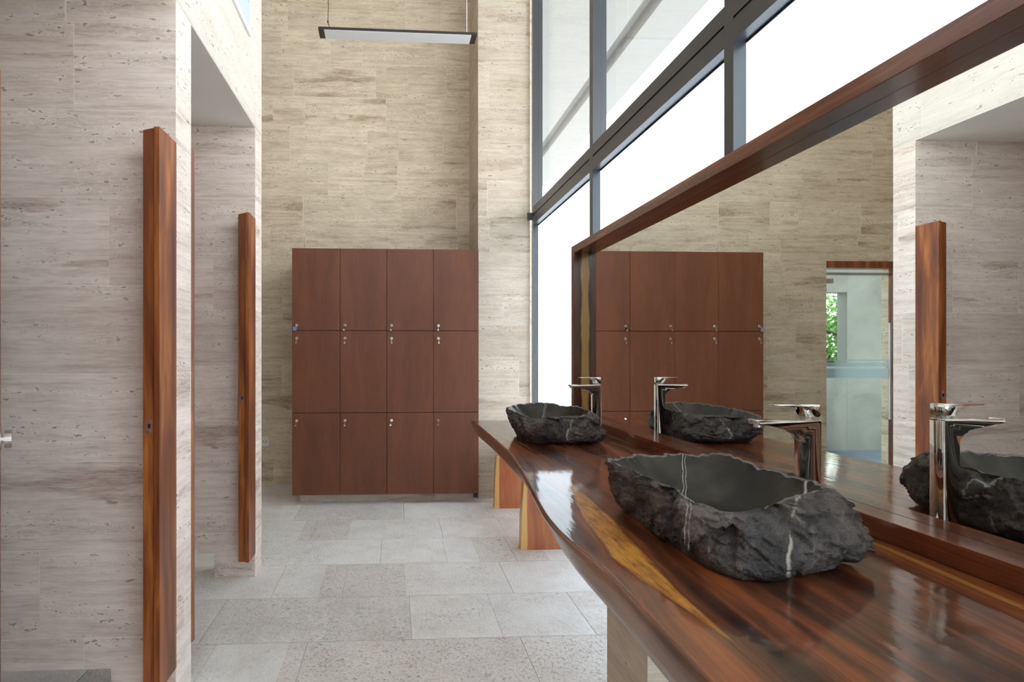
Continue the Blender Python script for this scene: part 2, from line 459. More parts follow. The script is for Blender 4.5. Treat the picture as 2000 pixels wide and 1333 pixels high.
M['stile'] = mat_wood('mirror_frame_mahogany_upright', 'Z', ((0.045, 0.014, 0.009), (0.085, 0.026, 0.013), (0.13, 0.045, 0.02)), 1.0, 0.25, 0.6, streak=36.0,
                      sap=('X', -0.022, 0.2, (0.42, 0.24, 0.08), 0.03))
M['bench'] = mat_wood('bench_slab_wood', 'Z', ((0.33, 0.090, 0.028), (0.48, 0.145, 0.048), (0.58, 0.21, 0.075)), 1.0, 0.3, 0.4, streak=14.0,
                      sap=('X', -0.190, -0.146, (0.70, 0.42, 0.13), 0.012))
M['counter'] = mat_counter()
M['rock'] = mat_rock()
M['bowl'] = mat_bowl()
M['rock_edge'] = mat_plain('pale_grey_stone_edge', (0.16, 0.155, 0.15), 0.35, bumps=(60.0, 0.6))  # lighter grey on the rim lip faces
M['chrome'] = mat_plain('polished_chrome', (0.74, 0.73, 0.72), 0.04, 1.0)
M['steel'] = mat_plain('brushed_steel', (0.62, 0.61, 0.60), 0.28, 1.0)
M['alu'] = mat_plain('dark_anodised_aluminium', (0.085, 0.09, 0.10), 0.32, 0.45)
M['black'] = mat_plain('black_lamp_housing', (0.02, 0.018, 0.016), 0.45)
M['diffuser'] = mat_plain('lamp_diffuser', (0.78, 0.80, 0.82), 0.5)
M['vent'] = mat_plain('white_vent_metal', (0.82, 0.83, 0.84), 0.45)
M['vane'] = mat_plain('vent_vane_metal', (0.50, 0.56, 0.64), 0.4)
M['plastic'] = mat_plain('white_outlet_plastic', (0.75, 0.74, 0.70), 0.35)
M['tag'] = mat_plain('blue_key_tag', (0.10, 0.28, 0.62), 0.35)
M['dark'] = mat_plain('dark_recess', (0.01, 0.01, 0.01), 0.7)
M['clear'] = mat_clear_glass('clear_window_glass')
M['doorglass'] = mat_clear_glass('green_tinted_door_glass', (0.90, 0.94, 0.935), 0.09)
M['frost'] = mat_frosted('frosted_window_glass', (0.88, 0.93, 0.96))
M['stripe'] = mat_frosted('frosted_door_stripe', (0.75, 0.86, 0.9), 0.25)
M['concrete'] = mat_concrete('green_grey_concrete', (0.135, 0.145, 0.128))
M['terrace'] = mat_concrete('pale_terrace_stone', (0.72, 0.71, 0.69))
M['blue_floor'] = mat_concrete('blue_grey_corridor_floor', (0.13, 0.16, 0.20))
M['leaf'] = mat_plain('tree_leaves', (0.16, 0.34, 0.07), 0.6)
M['bark'] = mat_plain('tree_bark', (0.12, 0.09, 0.06), 0.8)
mm = NT('mirror_silver')
mm.bs(Base_Color=(0.90, 0.93, 0.91), Metallic=1.0, Roughness=0.0)
M['mirror'] = mm.m


# ------------------------------------------------------------------ mesh helpers
def link(name, bm, mat, parent=None, smooth=False, loc=None):
    me = bpy.data.meshes.new(name)
    bmesh.ops.recalc_face_normals(bm, faces=bm.faces)
    bm.to_mesh(me)
    bm.free()
    if smooth:
        for p in me.polygons:
            p.use_smooth = True
    for m_ in (mat if isinstance(mat, (list, tuple)) else [mat]):
        me.materials.append(m_)
    o = bpy.data.objects.new(name, me)
    COL.objects.link(o)
    if parent:
        o.parent = parent
    if loc:
        o.location = loc
    return o


def box(bm, x0, x1, y0, y1, z0, z1, bev=0.0):
    vs = [bm.verts.new((x, y, z)) for x in (x0, x1) for y in (y0, y1) for z in (z0, z1)]
    fs = []
    for q in ((0, 1, 3, 2), (4, 6, 7, 5), (0, 4, 5, 1), (2, 3, 7, 6), (0, 2, 6, 4), (1, 5, 7, 3)):
        fs.append(bm.faces.new([vs[i] for i in q]))
    if bev:
        es = list({e for f in fs for e in f.edges})
        bmesh.ops.bevel(bm, geom=es, offset=bev, segments=2, affect='EDGES', profile=0.6)


def boxo(name, mat, b, parent=None, bev=0.0):
    bm = bmesh.new()
    box(bm, *b, bev=bev)
    return link(name, bm, mat, parent)


def prism(bm, pts, axis, a, b):
    """pts: 2-D outline; axis X: pts are (y,z); axis Y: pts are (x,z); axis Z: pts are (x,y)"""
    def mk(p, t):
        return {'X': (t, p[0], p[1]), 'Y': (p[0], t, p[1]), 'Z': (p[0], p[1], t)}[axis]
    A = [bm.verts.new(mk(p, a)) for p in pts]
    B = [bm.verts.new(mk(p, b)) for p in pts]
    bm.faces.new(A)
    bm.faces.new(B[::-1])
    n = len(pts)
    for i in range(n):
        bm.faces.new((A[i], B[i], B[(i + 1) % n], A[(i + 1) % n]))


def cyl(bm, p0, p1, r, seg=20, r2=None):
    p0, p1 = Vector(p0), Vector(p1)
    d = (p1 - p0).normalized()
    u = d.orthogonal().normalized()
    w = d.cross(u)
    r2 = r if r2 is None else r2
    A = [bm.verts.new(p0 + (u * math.cos(t) + w * math.sin(t)) * r) for t in [2 * math.pi * i / seg for i in range(seg)]]
    B = [bm.verts.new(p1 + (u * math.cos(t) + w * math.sin(t)) * r2) for t in [2 * math.pi * i / seg for i in range(seg)]]
    bm.faces.new(A)
    bm.faces.new(B[::-1])
    for i in range(seg):
        bm.faces.new((A[i], B[i], B[(i + 1) % seg], A[(i + 1) % seg]))


def empty(name, loc=(0, 0, 0)):
    o = bpy.data.objects.new(name, None)
    COL.objects.link(o)
    o.location = loc
    o.empty_display_size = 0.05
    return o


def tag(o, label, cat, group=None):
    o['label'] = label
    o['category'] = cat
    if group:
        o['group'] = group
    return o


def struct(o):
    o['kind'] = 'structure'
    return o


def spline(pts, n):
    """closed Catmull-Rom through 3-D points, n samples per segment"""
    P = [Vector(p) for p in pts]
    k = len(P)
    out = []
    for i in range(k):
        a, b, c, d = P[i - 1], P[i], P[(i + 1) % k], P[(i + 2) % k]
        for j in range(n):
            t = j / n
            out.append(0.5 * ((2 * b) + (c - a) * t + (2 * a - 5 * b + 4 * c - d) * t * t + (3 * b - a - 3 * c + d) * t ** 3))
    return out


# ------------------------------------------------------------------ setting
XL = -0.741          # face of the stall block
YB = 4.84            # back wall
H = 4.9
bm = bmesh.new()
box(bm, -2.75, 1.32, -2.75, 4.97, -0.10, 0.0)
struct(link('floor', bm, M['floor']))
struct(boxo('ceiling', M['white_plaster'], (-2.75, 1.32, -2.75, 4.97, H, H + 0.12)))

bm = bmesh.new()   # back wall with the doorway
DX0, DX1, DZ = -2.535, -1.869, 2.06
box(bm, -2.75, DX0, YB, YB + 0.13, 0, H)
box(bm, DX1, 1.32, YB, YB + 0.13, 0, H)
box(bm, DX0, DX1, YB, YB + 0.13, DZ, H)
struct(link('wall_back', bm, M['travback']))
struct(boxo('wall_back_pillar', M['trav'], (0.687, 1.118, 4.34, YB, 0, H)))
bm = bmesh.new()   # wall behind the camera with an unseen frosted window added to light near faces
box(bm, -2.75, -0.70, -2.75, -2.60, 0, H)
box(bm, 1.05, 1.32, -2.75, -2.60, 0, H)
box(bm, -0.70, 1.05, -2.75, -2.60, 0, 2.25)
box(bm, -0.70, 1.05, -2.75, -2.60, 4.7, H)
struct(link('wall_front', bm, M['trav']))
fill_win = struct(empty('window_added_fill', (0.175, -2.68, 2.25)))
for nm, mt, b in (('added_window_frame', 'alu', (-0.875, -0.825, -0.02, 0.03, 0.0, 2.45)), ('added_window_frame', 'alu', (0.825, 0.875, -0.02, 0.03, 0.0, 2.45)),
                  ('mullion', 'alu', (-0.025, 0.025, -0.02, 0.03, 0.0, 2.45)),
                  ('frosted_pane', 'frost', (-0.8249, -0.0251, 0.0, 0.006, 0.0, 2.45)), ('frosted_pane', 'frost', (0.0251, 0.8249, 0.0, 0.006, 0.0, 2.45))):
    boxo(nm, M[mt], b, fill_win)
struct(boxo('wall_left', M['trav'], (-2.75, -2.62, -2.60, YB, 0, H)))
# upper mass above the stalls (fascia) and its plastered underside
struct(boxo('wall_stall_fascia', M['travf'], (-2.62, XL, -2.60, 3.015, 2.4035, H)))
struct(boxo('ceiling_stalls', M['plaster'], (-2.62, XL - 0.0015, -2.60, 3.013, 2.400, 2.4034)))


def partition(name, y0, y1):
    bm = bmesh.new()
    prism(bm, [(-2.62, 0.13), (-0.955, 0.13), (-0.955, 0.0), (XL, 0.0), (XL, 2.3997), (-2.62, 2.3997)], 'Y', y0, y1)
    return struct(link(name, bm, M['travp']))


partition('wall_stall_far', 2.878, 3.013)
partition('wall_stall_middle', 1.846, 1.981)
partition('wall_stall_near', 0.80, 0.935)
partition('wall_stall_rear', -0.25, -0.115)


# ------------------------------------------------------------------ stall doors and their frames
def door_jamb(name, y1, label):
    """rebated mahogany post fixed on the near face of a partition"""
    root = empty(name, (XL, y1, 0.127))
    bm = bmesh.new()
    y0 = y1 - 0.118
    # main board plus the lip that the leaf closes against
    prism(bm, [(-0.796, y0), (-0.7565, y0), (-0.7565, y0 - 0.012), (-0.7385, y0 - 0.012), (-0.7385, y1), (-0.796, y1)], 'Z', 0.127, 1.905)
    for v in bm.verts:
        v.co -= root.location
        if abs(v.co.z - (1.905 - 0.127)) < 1e-4 and v.co.x > -0.016:
            v.co.z += 0.007
    bmesh.ops.bevel(bm, geom=list(bm.edges), offset=0.0012, segments=1, affect='EDGES')
    link('post', bm, M['jamb'], root)
    # strike plate with oval outline and bolt hole
    bm = bmesh.new()
    z, xc = 0.965 - 0.127, -0.776 - XL
    pts = []
    for i in range(24):
        a = 2 * math.pi * i / 24
        pts.append((xc + 0.0095 * math.cos(a), z + (0.014 if math.sin(a) > 0 else -0.014) + 0.0095 * math.sin(a)))
    prism(bm, pts, 'Y', y0 - y1 - 0.0018, y0 - y1 + 0.001)
    sp = link('strike_plate', bm, M['steel'], root)
    bm = bmesh.new()
    box(bm, xc - 0.0045, xc + 0.0045, y0 - y1 - 0.0026, y0 - y1 + 0.001, z - 0.007, z + 0.007)
    link('bolt_hole', bm, M['dark'], sp)
    bm = bmesh.new()
    for s in (-1, 1):
        cyl(bm, (xc, y0 - y1 - 0.0030, z + s * 0.0165), (xc, y0 - y1, z + s * 0.0165), 0.0028, 10)
    link('screws', bm, M['chrome'], sp)
    return tag(root, label, 'door jamb', 'strike jambs of the stall doors')


door_jamb('door_jamb', 1.8455, 'wooden door jamb with oval strike plate on the near partition, tallest in the photo')
door_jamb('door_jamb', 2.8775, 'wooden door jamb with strike plate on the far partition, the one nearer the lockers')


def stall_door(name, hinge, ang, label, knob=True):
    """leaf runs from the hinge along direction ang; built in local coordinates"""
    root = empty(name, (hinge[0], hinge[1], 0.125))
    root.rotation_euler = (0, 0, ang)
    bm = bmesh.new()
    box(bm, 0, 0.60, -0.018, 0.018, 0, 1.83, bev=0.002)
    link('leaf', bm, M['jamb'], root)
    for s in (-1, 1):
        bm = bmesh.new()
        cyl(bm, (0.548, 0.018 * s, 0.846), (0.548, 0.024 * s, 0.846), 0.026, 28)
        cyl(bm, (0.548, 0.024 * s, 0.846), (0.548, 0.030 * s, 0.846), 0.010, 20)
        cyl(bm, (0.548, 0.030 * s, 0.846), (0.548, 0.046 * s, 0.846), 0.0235, 28)
        link('knob', bm, M['steel'], root, smooth=False)
    return tag(root, label, 'stall door', 'stall door leaves')


stall_door('stall_door', (-0.766, 0.962), math.atan2(0.50, -0.299), 'open wooden stall door cut by the left edge of the photo, with steel knob')
stall_door('stall_door', (-0.747, 2.010), math.pi - 0.13, 'open wooden stall door, a thin brown edge showing behind the near partition wall')

# ------------------------------------------------------------------ ventilation grille
root = empty('air_vent', (XL, 2.38, 2.81))
bm = bmesh.new()
y0, y1, z0, z1, t = -0.60, 0.375, 0.0, 0.185, 0.026
box(bm, 0.0005, 0.012, y0, y1, z0, z0 + t)
box(bm, 0.0005, 0.012, y0, y1, z1 - t, z1)
box(bm, 0.0005, 0.012, y0, y0 + t, z0 + t, z1 - t)
box(bm, 0.0005, 0.012, y1 - t, y1, z0 + t, z1 - t)
link('vent_frame', bm, M['vent'], root)
bm = bmesh.new()
box(bm, 0.0005, 0.002, y0 + t, y1 - t, z0 + t, z1 - t)
yy = y0 + t + 0.01
while yy < y1 - t - 0.008:
    prism(bm, [(0.001, yy), (0.009, yy + 0.006), (0.009, yy + 0.0075), (0.001, yy + 0.0015)], 'Z', z0 + t, z1 - t)
    yy += 0.021
link('vanes', bm, M['vane'], root)
tag(root, 'white rectangular air vent with vertical vanes high on the white stone fascia', 'air vent')

# ------------------------------------------------------------------ window wall
XW = 1.130
win = struct(empty('window_1', (XW, 1.0, 0)))


def W(name, mat, b):
    o = boxo(name, mat, b)
    o.parent = win
    o.matrix_parent_inverse.identity()
    for v in o.data.vertices:
        v.co.x -= XW
        v.co.y -= 1.0
    return o


edges = [4.30, 3.035, 1.775, 0.515, -0.745, -2.005]
# mullions: inner bar full height, outer glazing bar above the transom
for i, e in enumerate(edges):
    w_ = 0.05
    y_hi = e + (0.038 if i == 0 else 0.0)
    y_lo = (e if i == 0 else e - w_)
    if i == 0:
        y_lo = e - 0.004
    W('mullion', M['alu'], (XW, XW + 0.045, y_lo, y_hi, 0.0, H))
    W('glazing_bar', M['alu'], (XW + 0.0455, XW + 0.080, y_lo - 0.0, y_hi, 2.386, H))
prev = None
for i in range(len(edges)):
    ya = edges[i] - (0.004 if i == 0 else 0.05)
    yb = edges[i + 1] if i + 1 < len(edges) else -2.60
    # transom: two stacked bars with a groove
    W('transom', M['alu'], (XW + 0.0, XW + 0.080, yb + 0.0005, ya - 0.0005, 2.322, 2.385))
    W('transom', M['alu'], (XW + 0.006, XW + 0.045, yb + 0.0005, ya - 0.0005, 2.312, 2.3215))
    W('transom', M['alu'], (XW + 0.0, XW + 0.045, yb + 0.0005, ya - 0.0005, 2.240, 2.3115))
    W('sill', M['alu'], (XW + 0.0, XW + 0.06, yb + 0.0005, ya - 0.0005, 0.0, 0.05))
    W('frosted_pane', M['frost'], (XW + 0.047, XW + 0.053, yb + 0.001, ya - 0.001, 0.051, 2.3115))
    W('clear_pane', M['clear'], (XW + 0.066, XW + 0.069, yb + 0.001, ya - 0.001, 2.386, H - 0.01))
    W('glazing_bead', M['dark'], (XW + 0.0425, XW + 0.0465, yb + 0.001, ya - 0.001, 2.233, 2.2395))
# small bracket where the transom meets the pillar
W('bracket', M['alu'], (1.095, XW, 4.326, 4.3395, 2.285, 2.345))

# outside: eave slab with a shadow groove, and the terrace that bounces daylight up
bm = bmesh.new()
prism(bm, [(1.33, 4.93), (2.64, 4.93), (2.64, 5.10), (2.84, 5.10), (2.84, 4.93), (3.33, 4.93), (3.33, 5.25), (1.33, 5.25)], 'Y', -6.0, 16.0)
struct(link('trim_eave', bm, M['eave']))
struct(boxo('ground_terrace', M['terrace'], (1.33, 16.0, -10.0, 20.0, -0.12, -0.02)))

# ------------------------------------------------------------------ glass door at the back (seen in the mirror)
dr = struct(empty('door_1', (DX0, YB, 0)))


def D(name, mat, b, parent=None):
    o = boxo(name, mat, b)
    for v in o.data.vertices:
        v.co.x -= DX0
        v.co.y -= YB
    o.parent = parent or dr
    return o


D('door_frame', M['jamb'], (DX0 + 0.001, DX1 - 0.001, YB - 0.01, YB + 0.09, 1.995, DZ - 0.001))
D('door_frame', M['jamb'], (DX0 + 0.001, DX0 + 0.016, YB - 0.006, YB + 0.04, 0.001, 1.994))
gl = D('glass_leaf', M['doorglass'], (DX0 + 0.018, DX1 - 0.006, YB + 0.010, YB + 0.020, 0.008, 1.985))
for z0, z1 in ((1.115, 1.128), (1.063, 1.100), (0.955, 1.045)):
    D('frosted_stripe', M['stripe'], (DX0 + 0.020, DX1 - 0.008, YB + 0.0075, YB + 0.0095, z0, z1), gl)
D('door_rail', M['steel'], (DX0 + 0.018, DX1 - 0.006, YB + 0.021, YB + 0.045, 1.93, 1.955))
D('patch_fitting', M['chrome'], (DX1 - 0.072, DX1 - 0.008, YB + 0.002, YB + 0.0095, 1.85, 1.895), gl)
bm = bmesh.new()
cyl(bm, (0.072, -0.035, 0.565), (0.072, -0.035, 1.475), 0.011, 20)
for zz in (0.66, 1.38):
    cyl(bm, (0.072, -0.035, zz), (0.072, 0.010, zz), 0.006, 12)
hd = link('bar_handle', bm, M['steel'])
hd.parent = gl

# corridor behind the glass door
struct(boxo('floor_corridor', M['blue_floor'], (-9.0, 1.0, 4.975, 9.0, -0.12, -0.005)))
struct(boxo('wall_corridor', M['concrete'], (-9.0, -3.32, 6.25, 6.40, -0.004, 3.2)))
struct(boxo('wall_corridor_side', M['concrete'], (-2.80, -1.0, 6.25, 6.40, -0.004, 3.2)))
struct(boxo('wall_corridor_lintel', M['concrete'], (-3.319, -2.801, 6.25, 6.40, 1.93, 3.2)))
struct(boxo('wall_corridor_parapet', M['concrete'], (-3.319, -2.801, 6.25, 6.40, -0.004, 1.03)))
struct(boxo('ceiling_corridor_shade', M['concrete'], (-9.0, 1.0, 4.975, 6.40, 3.205, 3.3)))  # unseen roof added to darken the view through the door
random.seed(5)
tr = empty('garden_tree', (-4.65, 8.0, -0.004))
bm = bmesh.new()
cyl(bm, (0, 0, 0), (0.05, 0, 1.0), 0.06, 10, 0.045)
cyl(bm, (0.05, 0, 1.0), (0.35, 0.1, 1.9), 0.045, 8, 0.02)
cyl(bm, (0.05, 0, 1.0), (-0.45, -0.1, 1.8), 0.04, 8, 0.018)
cyl(bm, (-0.5, -0.5, 1.15), (0.9, -0.45, 1.65), 0.016, 8, 0.03)
link('trunk', bm, M['bark'], tr)
bm = bmesh.new()
for k in range(4200):
    c = Vector((random.gauss(0, 0.5), random.gauss(0, 0.35), 1.45 + random.gauss(0, 0.36)))
    d1 = Vector((random.uniform(-1, 1), random.uniform(-1, 1), random.uniform(-1, 1))).normalized() * 0.035
    d2 = d1.orthogonal().normalized() * 0.018
    bm.faces.new([bm.verts.new(c + q) for q in (-d1, d2, d1, -d2)])
link('foliage', bm, M['leaf'], tr)
tag(tr, 'leafy green tree seen in the mirror through the glass door', 'tree')


# ------------------------------------------------------------------ wall outlets
def outlet(x, z, label):
    r = empty('wall_outlet', (x, YB, z))
    bm = bmesh.new()
    box(bm, -0.036, 0.036, -0.008, -0.0005, -0.042, 0.042, bev=0.002)
    link('cover_plate', bm, M['plastic'], r)
    bm = bmesh.new()
    for s in (-1, 1):
        box(bm, s * 0.012 - 0.0025, s * 0.012 + 0.0025, -0.0092, -0.0075, -0.008, 0.008)
    link('sockets', bm, M['dark'], r)
    tag(r, label, 'outlet')


outlet(-1.160, 0.397, 'white wall outlet low on the stone wall left of the lockers')

# ------------------------------------------------------------------ lockers
lk = empty('locker_bank', (-0.064, 4.40, 0.0))
lx, ly = lk.location.x, lk.location.y
bm = bmesh.new()
X0, X1, YF = -0.799, 0.671, 4.20
box(bm, X0 - lx, X1 - lx, YF + 0.020 - ly, YB - 0.012 - ly, 0.076, 2.016, bev=0.0015)
link('carcass', bm, M['carcass'], lk)
bm = bmesh.new()
box(bm, X0 + 0.045 - lx, X1 - 0.03 - lx, 4.30 - ly, YB - 0.02 - ly, 0.0, 0.0755)
link('plinth', bm, M['trav'], lk)
cols = [-0.7985, -0.4235, -0.0595, 0.3105, 0.6705]
rows = [0.0765, 0.7225, 1.368, 2.0145]
random.seed(3)
first = None
for ci in range(4):
    for ri in range(3):
        g = 0.0016
        cx = cols[ci] + g - lx
        bm = bmesh.new()
        box(bm, cx, cols[ci + 1] - g - lx, YF - ly, YF + 0.0195 - ly, rows[ri] + 0.0022, rows[ri + 1] - 0.0022, bev=0.0012)
        door = link('locker_door', bm, M['locker'], lk)
        zl = (rows[2] + 0.041) if ri == 2 else rows[ri + 1] - 0.060
        kx = cx + 0.037
        bm = bmesh.new()
        cyl(bm, (kx, YF - ly - 0.006, zl), (kx, YF - ly + 0.002, zl), 0.0115, 20)
        cyl(bm, (kx, YF - ly - 0.010, zl), (kx, YF - ly - 0.006, zl), 0.0075, 16)
        link('lock', bm, M['chrome'], door)
        # key hanging from the lock
        bm = bmesh.new()
        dx = random.uniform(-0.008, 0.002)
        box(bm, kx - 0.0012, kx + 0.0012, YF - ly - 0.026, YF - ly - 0.010, zl - 0.004, zl + 0.004)
        cyl(bm, (kx, YF - ly - 0.024, zl - 0.004), (kx + dx, YF - ly - 0.020, zl - 0.030), 0.0016, 8)
        cyl(bm, (kx + dx, YF - ly - 0.023, zl - 0.036), (kx + dx, YF - ly - 0.017, zl - 0.036), 0.0075, 16)
        link('key', bm, M['chrome'], door)
        if ri == 2 and ci in (0, 3):
            bm = bmesh.new()
            s = -0.018 if ci == 0 else 0.004
            box(bm, kx + s - 0.010, kx + s + 0.006, YF - ly - 0.019, YF - ly - 0.014, zl - 0.042, zl - 0.012, bev=0.002)
            link('key_tag', bm, M['tag'] if ci == 0 else M['dark'], door)
tag(lk, 'reddish-brown wooden locker bank of twelve doors with small keys against the back wall', 'lockers')

# ------------------------------------------------------------------ pendant lamp
pl = empty('pendant_light', (0.03, 4.085, 3.62))
pl.rotation_euler = (0, 0, math.radians(0.9))
bm = bmesh.new()
hx, hy, t = 0.60, 0.060, 0.036
t = 0.042
box(bm, -hx, hx, -hy, -hy + 0.003, -0.001, 0.018)
box(bm, -hx, -hx + t, -hy + 0.003, hy, -0.001, 0.018)
box(bm, hx - t, hx, -hy + 0.003, hy, -0.001, 0.018)
box(bm, -hx + t, hx - t, -hy + 0.003, hy, 0.010, 0.018)
link('housing', bm, M['black'], pl)
bm = bmesh.new()
box(bm, -hx + t + 0.0005, hx - t - 0.0005, -hy + 0.0035, hy, -0.004, 0.0095, bev=0.002)
link('diffuser', bm, M['diffuser'], pl)
bm = bmesh.new()
cyl(bm, (0.53, 0, 0.018), (0.53, 0, H - 3.62), 0.0026, 8)
link('suspension_wire', bm, M['vent'], pl)
bm = bmesh.new()
pts = [(-0.512, 0, 0.018), (-0.522, 0, 0.055), (-0.530, 0, 0.078), (-0.534, 0, 0.10), (-0.530, 0, 0.20), (-0.532, 0, H - 3.62)]
for a, b in zip(pts, pts[1:]):
    cyl(bm, a, b, 0.0026, 8)
cyl(bm, (-0.534, 0, 0.085), (-0.534, 0, 0.10), 0.0055, 10)
link('power_cable', bm, M['black'], pl)
tag(pl, 'long black linear pendant lamp with white diffuser hanging before the back wall', 'pendant lamp')

# ------------------------------------------------------------------ wooden bench under the window
bn = empty('wooden_bench', (0.95, 3.68, 0))
bx, by = 0.95, 3.68


def bench_leg(y):
    bm = bmesh.new()
    n = 8
    pts = []
    for i in range(n + 1):
        z = 0.405 * i / n
        x = 0.768 + 0.016 * i / n - 0.004 * math.sin(math.pi * i / n) - (0.004 if i == 0 else 0)
        pts.append((x - bx, z))
    pts += [(1.112 - bx, 0.405), (1.118 - bx, 0.0)]
    prism(bm, pts, 'Y', y - by, y - by + 0.06)
    link('bench_leg', bm, M['bench'], bn)


bench_leg(3.19)
bench_leg(4.045)
bm = bmesh.new()
pts = [(1.118, 3.125), (1.118, 4.26)] + [(0.805 + 0.006 * math.sin(i * 1.7), 4.26 - 1.135 * i / 12) for i in range(13)]
prism(bm, [(p[0] - bx, p[1] - by) for p in pts], 'Z', 0.406, 0.452)
link('bench_seat', bm, M['bench'], bn)
tag(bn, 'low wooden bench on slab legs with pale sapwood edges, beyond the vanity counter', 'bench')

# ------------------------------------------------------------------ support pier under the counter
struct(boxo('wall_counter_pier', M['trav'], (0.50, 1.125, 1.03, 1.23, 0.0, 0.7295)))

# ------------------------------------------------------------------ vanity counter (live-edge slab)
TOP = [(3.11, .447), (3.07, .458), (2.668, .459), (2.376, .460), (2.164, .461), (1.977, .447), (1.812, .431), (1.582, .404), (1.459, .388), (1.336, .373),
       (1.256, .366), (1.126, .367), (1.066, .377), (.99, .385), (.929, .388), (.871, .385), (.79, .384), (.70, .383), (.632, .384), (.3, .372), (0.0, .385), (-.3, .40), (-.62, .39)]
BOT = [(3.11, .47), (3.07, .466), (2.857, .459), (2.609, .467), (2.342, .469), (2.115, .463), (1.951, .460), (1.791, .452), (1.633, .435), (1.5, .421),
       (1.333, .399), (1.24, .389), (1.082, .382), (.955, .385), (.845, .386), (.741, .382), (.5, .384), (.2, .38), (-.1, .40), (-.62, .41)]


def lerp(tab, y):
    for (ya, xa), (yb, xb) in zip(tab, tab[1:]):
        if yb <= y <= ya:
            return xb + (xa - xb) * (y - yb) / (ya - yb)
    return tab[-1][1] if y < tab[-1][0] else tab[0][1]


def smooth_x(tab, y):
    return (lerp(tab, y) + lerp(tab, min(3.1, y + 0.05)) + lerp(tab, y - 0.05)) / 3 if y < 3.0 else lerp(tab, y)


CZ1, CZ0 = 0.797, 0.730
bm = bmesh.new()
ys = [3.105 - i * 2.60 / 150 for i in range(151)]
ringsL = []
for y in ys:
    xt, xb = smooth_x(TOP, y), smooth_x(BOT, y)
    prof = [(1.118, CZ0), (xb + 0.012, CZ0), (xb + 0.003, CZ0 + 0.006), (xb * 0.7 + xt * 0.3 + 0.002 * math.sin(y * 11), CZ0 + 0.022),
            (xb * 0.35 + xt * 0.65 + 0.001 * math.sin(y * 17), CZ0 + 0.045), (xt + 0.0005, CZ1 - 0.006), (xt + 0.0045, CZ1 - 0.0008), (xt + 0.009, CZ1), (1.118, CZ1)]
    ringsL.append([bm.verts.new((px, y, pz)) for px, pz in prof])
for a, b in zip(ringsL, ringsL[1:]):
    for i in range(len(a)):
        j = (i + 1) % len(a)
        f = bm.faces.new((a[i], b[i], b[j], a[j]))
        if 1 <= i <= 6:
            f.smooth = True
bm.faces.new(ringsL[0])
bm.faces.new(ringsL[-1][::-1])
M['live_edge_lit'] = mat_wood('live_edge_lit_wood', 'Y', ((0.10, 0.045, 0.024), (0.22, 0.105, 0.058), (0.34, 0.175, 0.10)), 1.0, 0.3, 0.5, streak=16.0)  # edge wood lightened in colour to imitate light bounced off the floor
ct = link('vanity_counter', bm, [M['counter'], M['live_edge_lit']])
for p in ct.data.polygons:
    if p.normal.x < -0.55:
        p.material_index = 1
tag(ct, 'glossy varnished live-edge wood slab counter carrying the two stone basins', 'counter')

# ------------------------------------------------------------------ mirror
XF, XM = 1.038, 1.103
mr = empty('framed_mirror', (XM, 1.3, CZ1))


def MF(name, mat, b, bev=0.0015):
    bm = bmesh.new()
    box(bm, b[0] - XM, b[1] - XM, b[2] - 1.3, b[3] - 1.3, b[4] - CZ1, b[5] - CZ1, bev=bev)
    return link(name, bm, mat, mr)


YF0, YF1 = 0.53, 3.080
MF('frame_ledge', M['frame'], (XF, 1.122, YF0, YF1, 0.7975, 0.843))
MF('frame_top_rail', M['frame'], (XF, 1.122, YF0, YF1, 1.774, 1.817))
MF('frame_upright', M['stile'], (XF, 1.122, 3.031, YF1, 0.8435, 1.7735))
MF('frame_upright', M['stile'], (XF, 1.122, YF0, YF0 + 0.05, 0.8435, 1.7735))
MF('mirror_glass', M['mirror'], (XM, 1.110, YF0 + 0.0505, 3.0305, 0.8435, 1.7735), bev=0)
MF('backing_board', M['black'], (1.1105, 1.120, YF0 + 0.0505, 3.0305, 0.8435, 1.7735), bev=0)
tag(mr, 'large mirror in a dark reddish wood frame standing on the counter', 'mirror')

# ------------------------------------------------------------------ stone basins
NEAR = dict(
    rim=[(.545, 1.338, .925), (.556, 1.215, .922), (.578, 1.095, .918), (.570, 1.000, .911), (.610, .945, .909), (.675, .938, .915), (.754, .966, .925), (.815, .985, .932),
         (.872, 1.015, .928), (.885, 1.114, .928), (.862, 1.226, .932), (.822, 1.322, .944), (.756, 1.362, .932), (.650, 1.388, .926)],
    shoulder=[(.543, 1.345, .910), (.552, 1.215, .905), (.568, 1.090, .900), (.558, .992, .895), (.602, .925, .893), (.680, .915, .895), (.765, .935, .900), (.838, .955, .902),
              (.895, 1.008, .902), (.900, 1.114, .905), (.890, 1.238, .908), (.850, 1.345, .915), (.760, 1.385, .910), (.640, 1.405, .905)],
    mid=[(.555, 1.352, .862), (.560, 1.220, .855), (.560, 1.095, .850), (.560, .985, .848), (.590, .915, .848), (.672, .892, .850), (.770, .905, .850), (.850, .919, .850),
         (.902, .985, .852), (.906, 1.120, .855), (.900, 1.250, .858), (.855, 1.365, .860), (.755, 1.405, .858), (.635, 1.410, .860)],
    low=[(.575, 1.358, .818), (.570, 1.235, .815), (.563, 1.105, .815), (.568, .995, .815), (.587, .915, .815), (.655, .890, .815), (.755, .905, .818), (.858, .935, .822),
         (.895, 1.000, .822), (.896, 1.120, .818), (.895, 1.245, .818), (.845, 1.355, .818), (.745, 1.395, .818), (.635, 1.395, .818)],
    bottom=[(.583, 1.344, .7975), (.577, 1.240, .7975), (.571, 1.115, .7975), (.577, 1.005, .7975), (.596, .925, .7975), (.650, .903, .7975), (.726, .920, .7975), (.815, .962, .7975),
            (.860, 1.03, .7975), (.880, 1.120, .7975), (.868, 1.235, .7975), (.820, 1.340, .7975), (.735, 1.375, .7975), (.640, 1.375, .7975)])
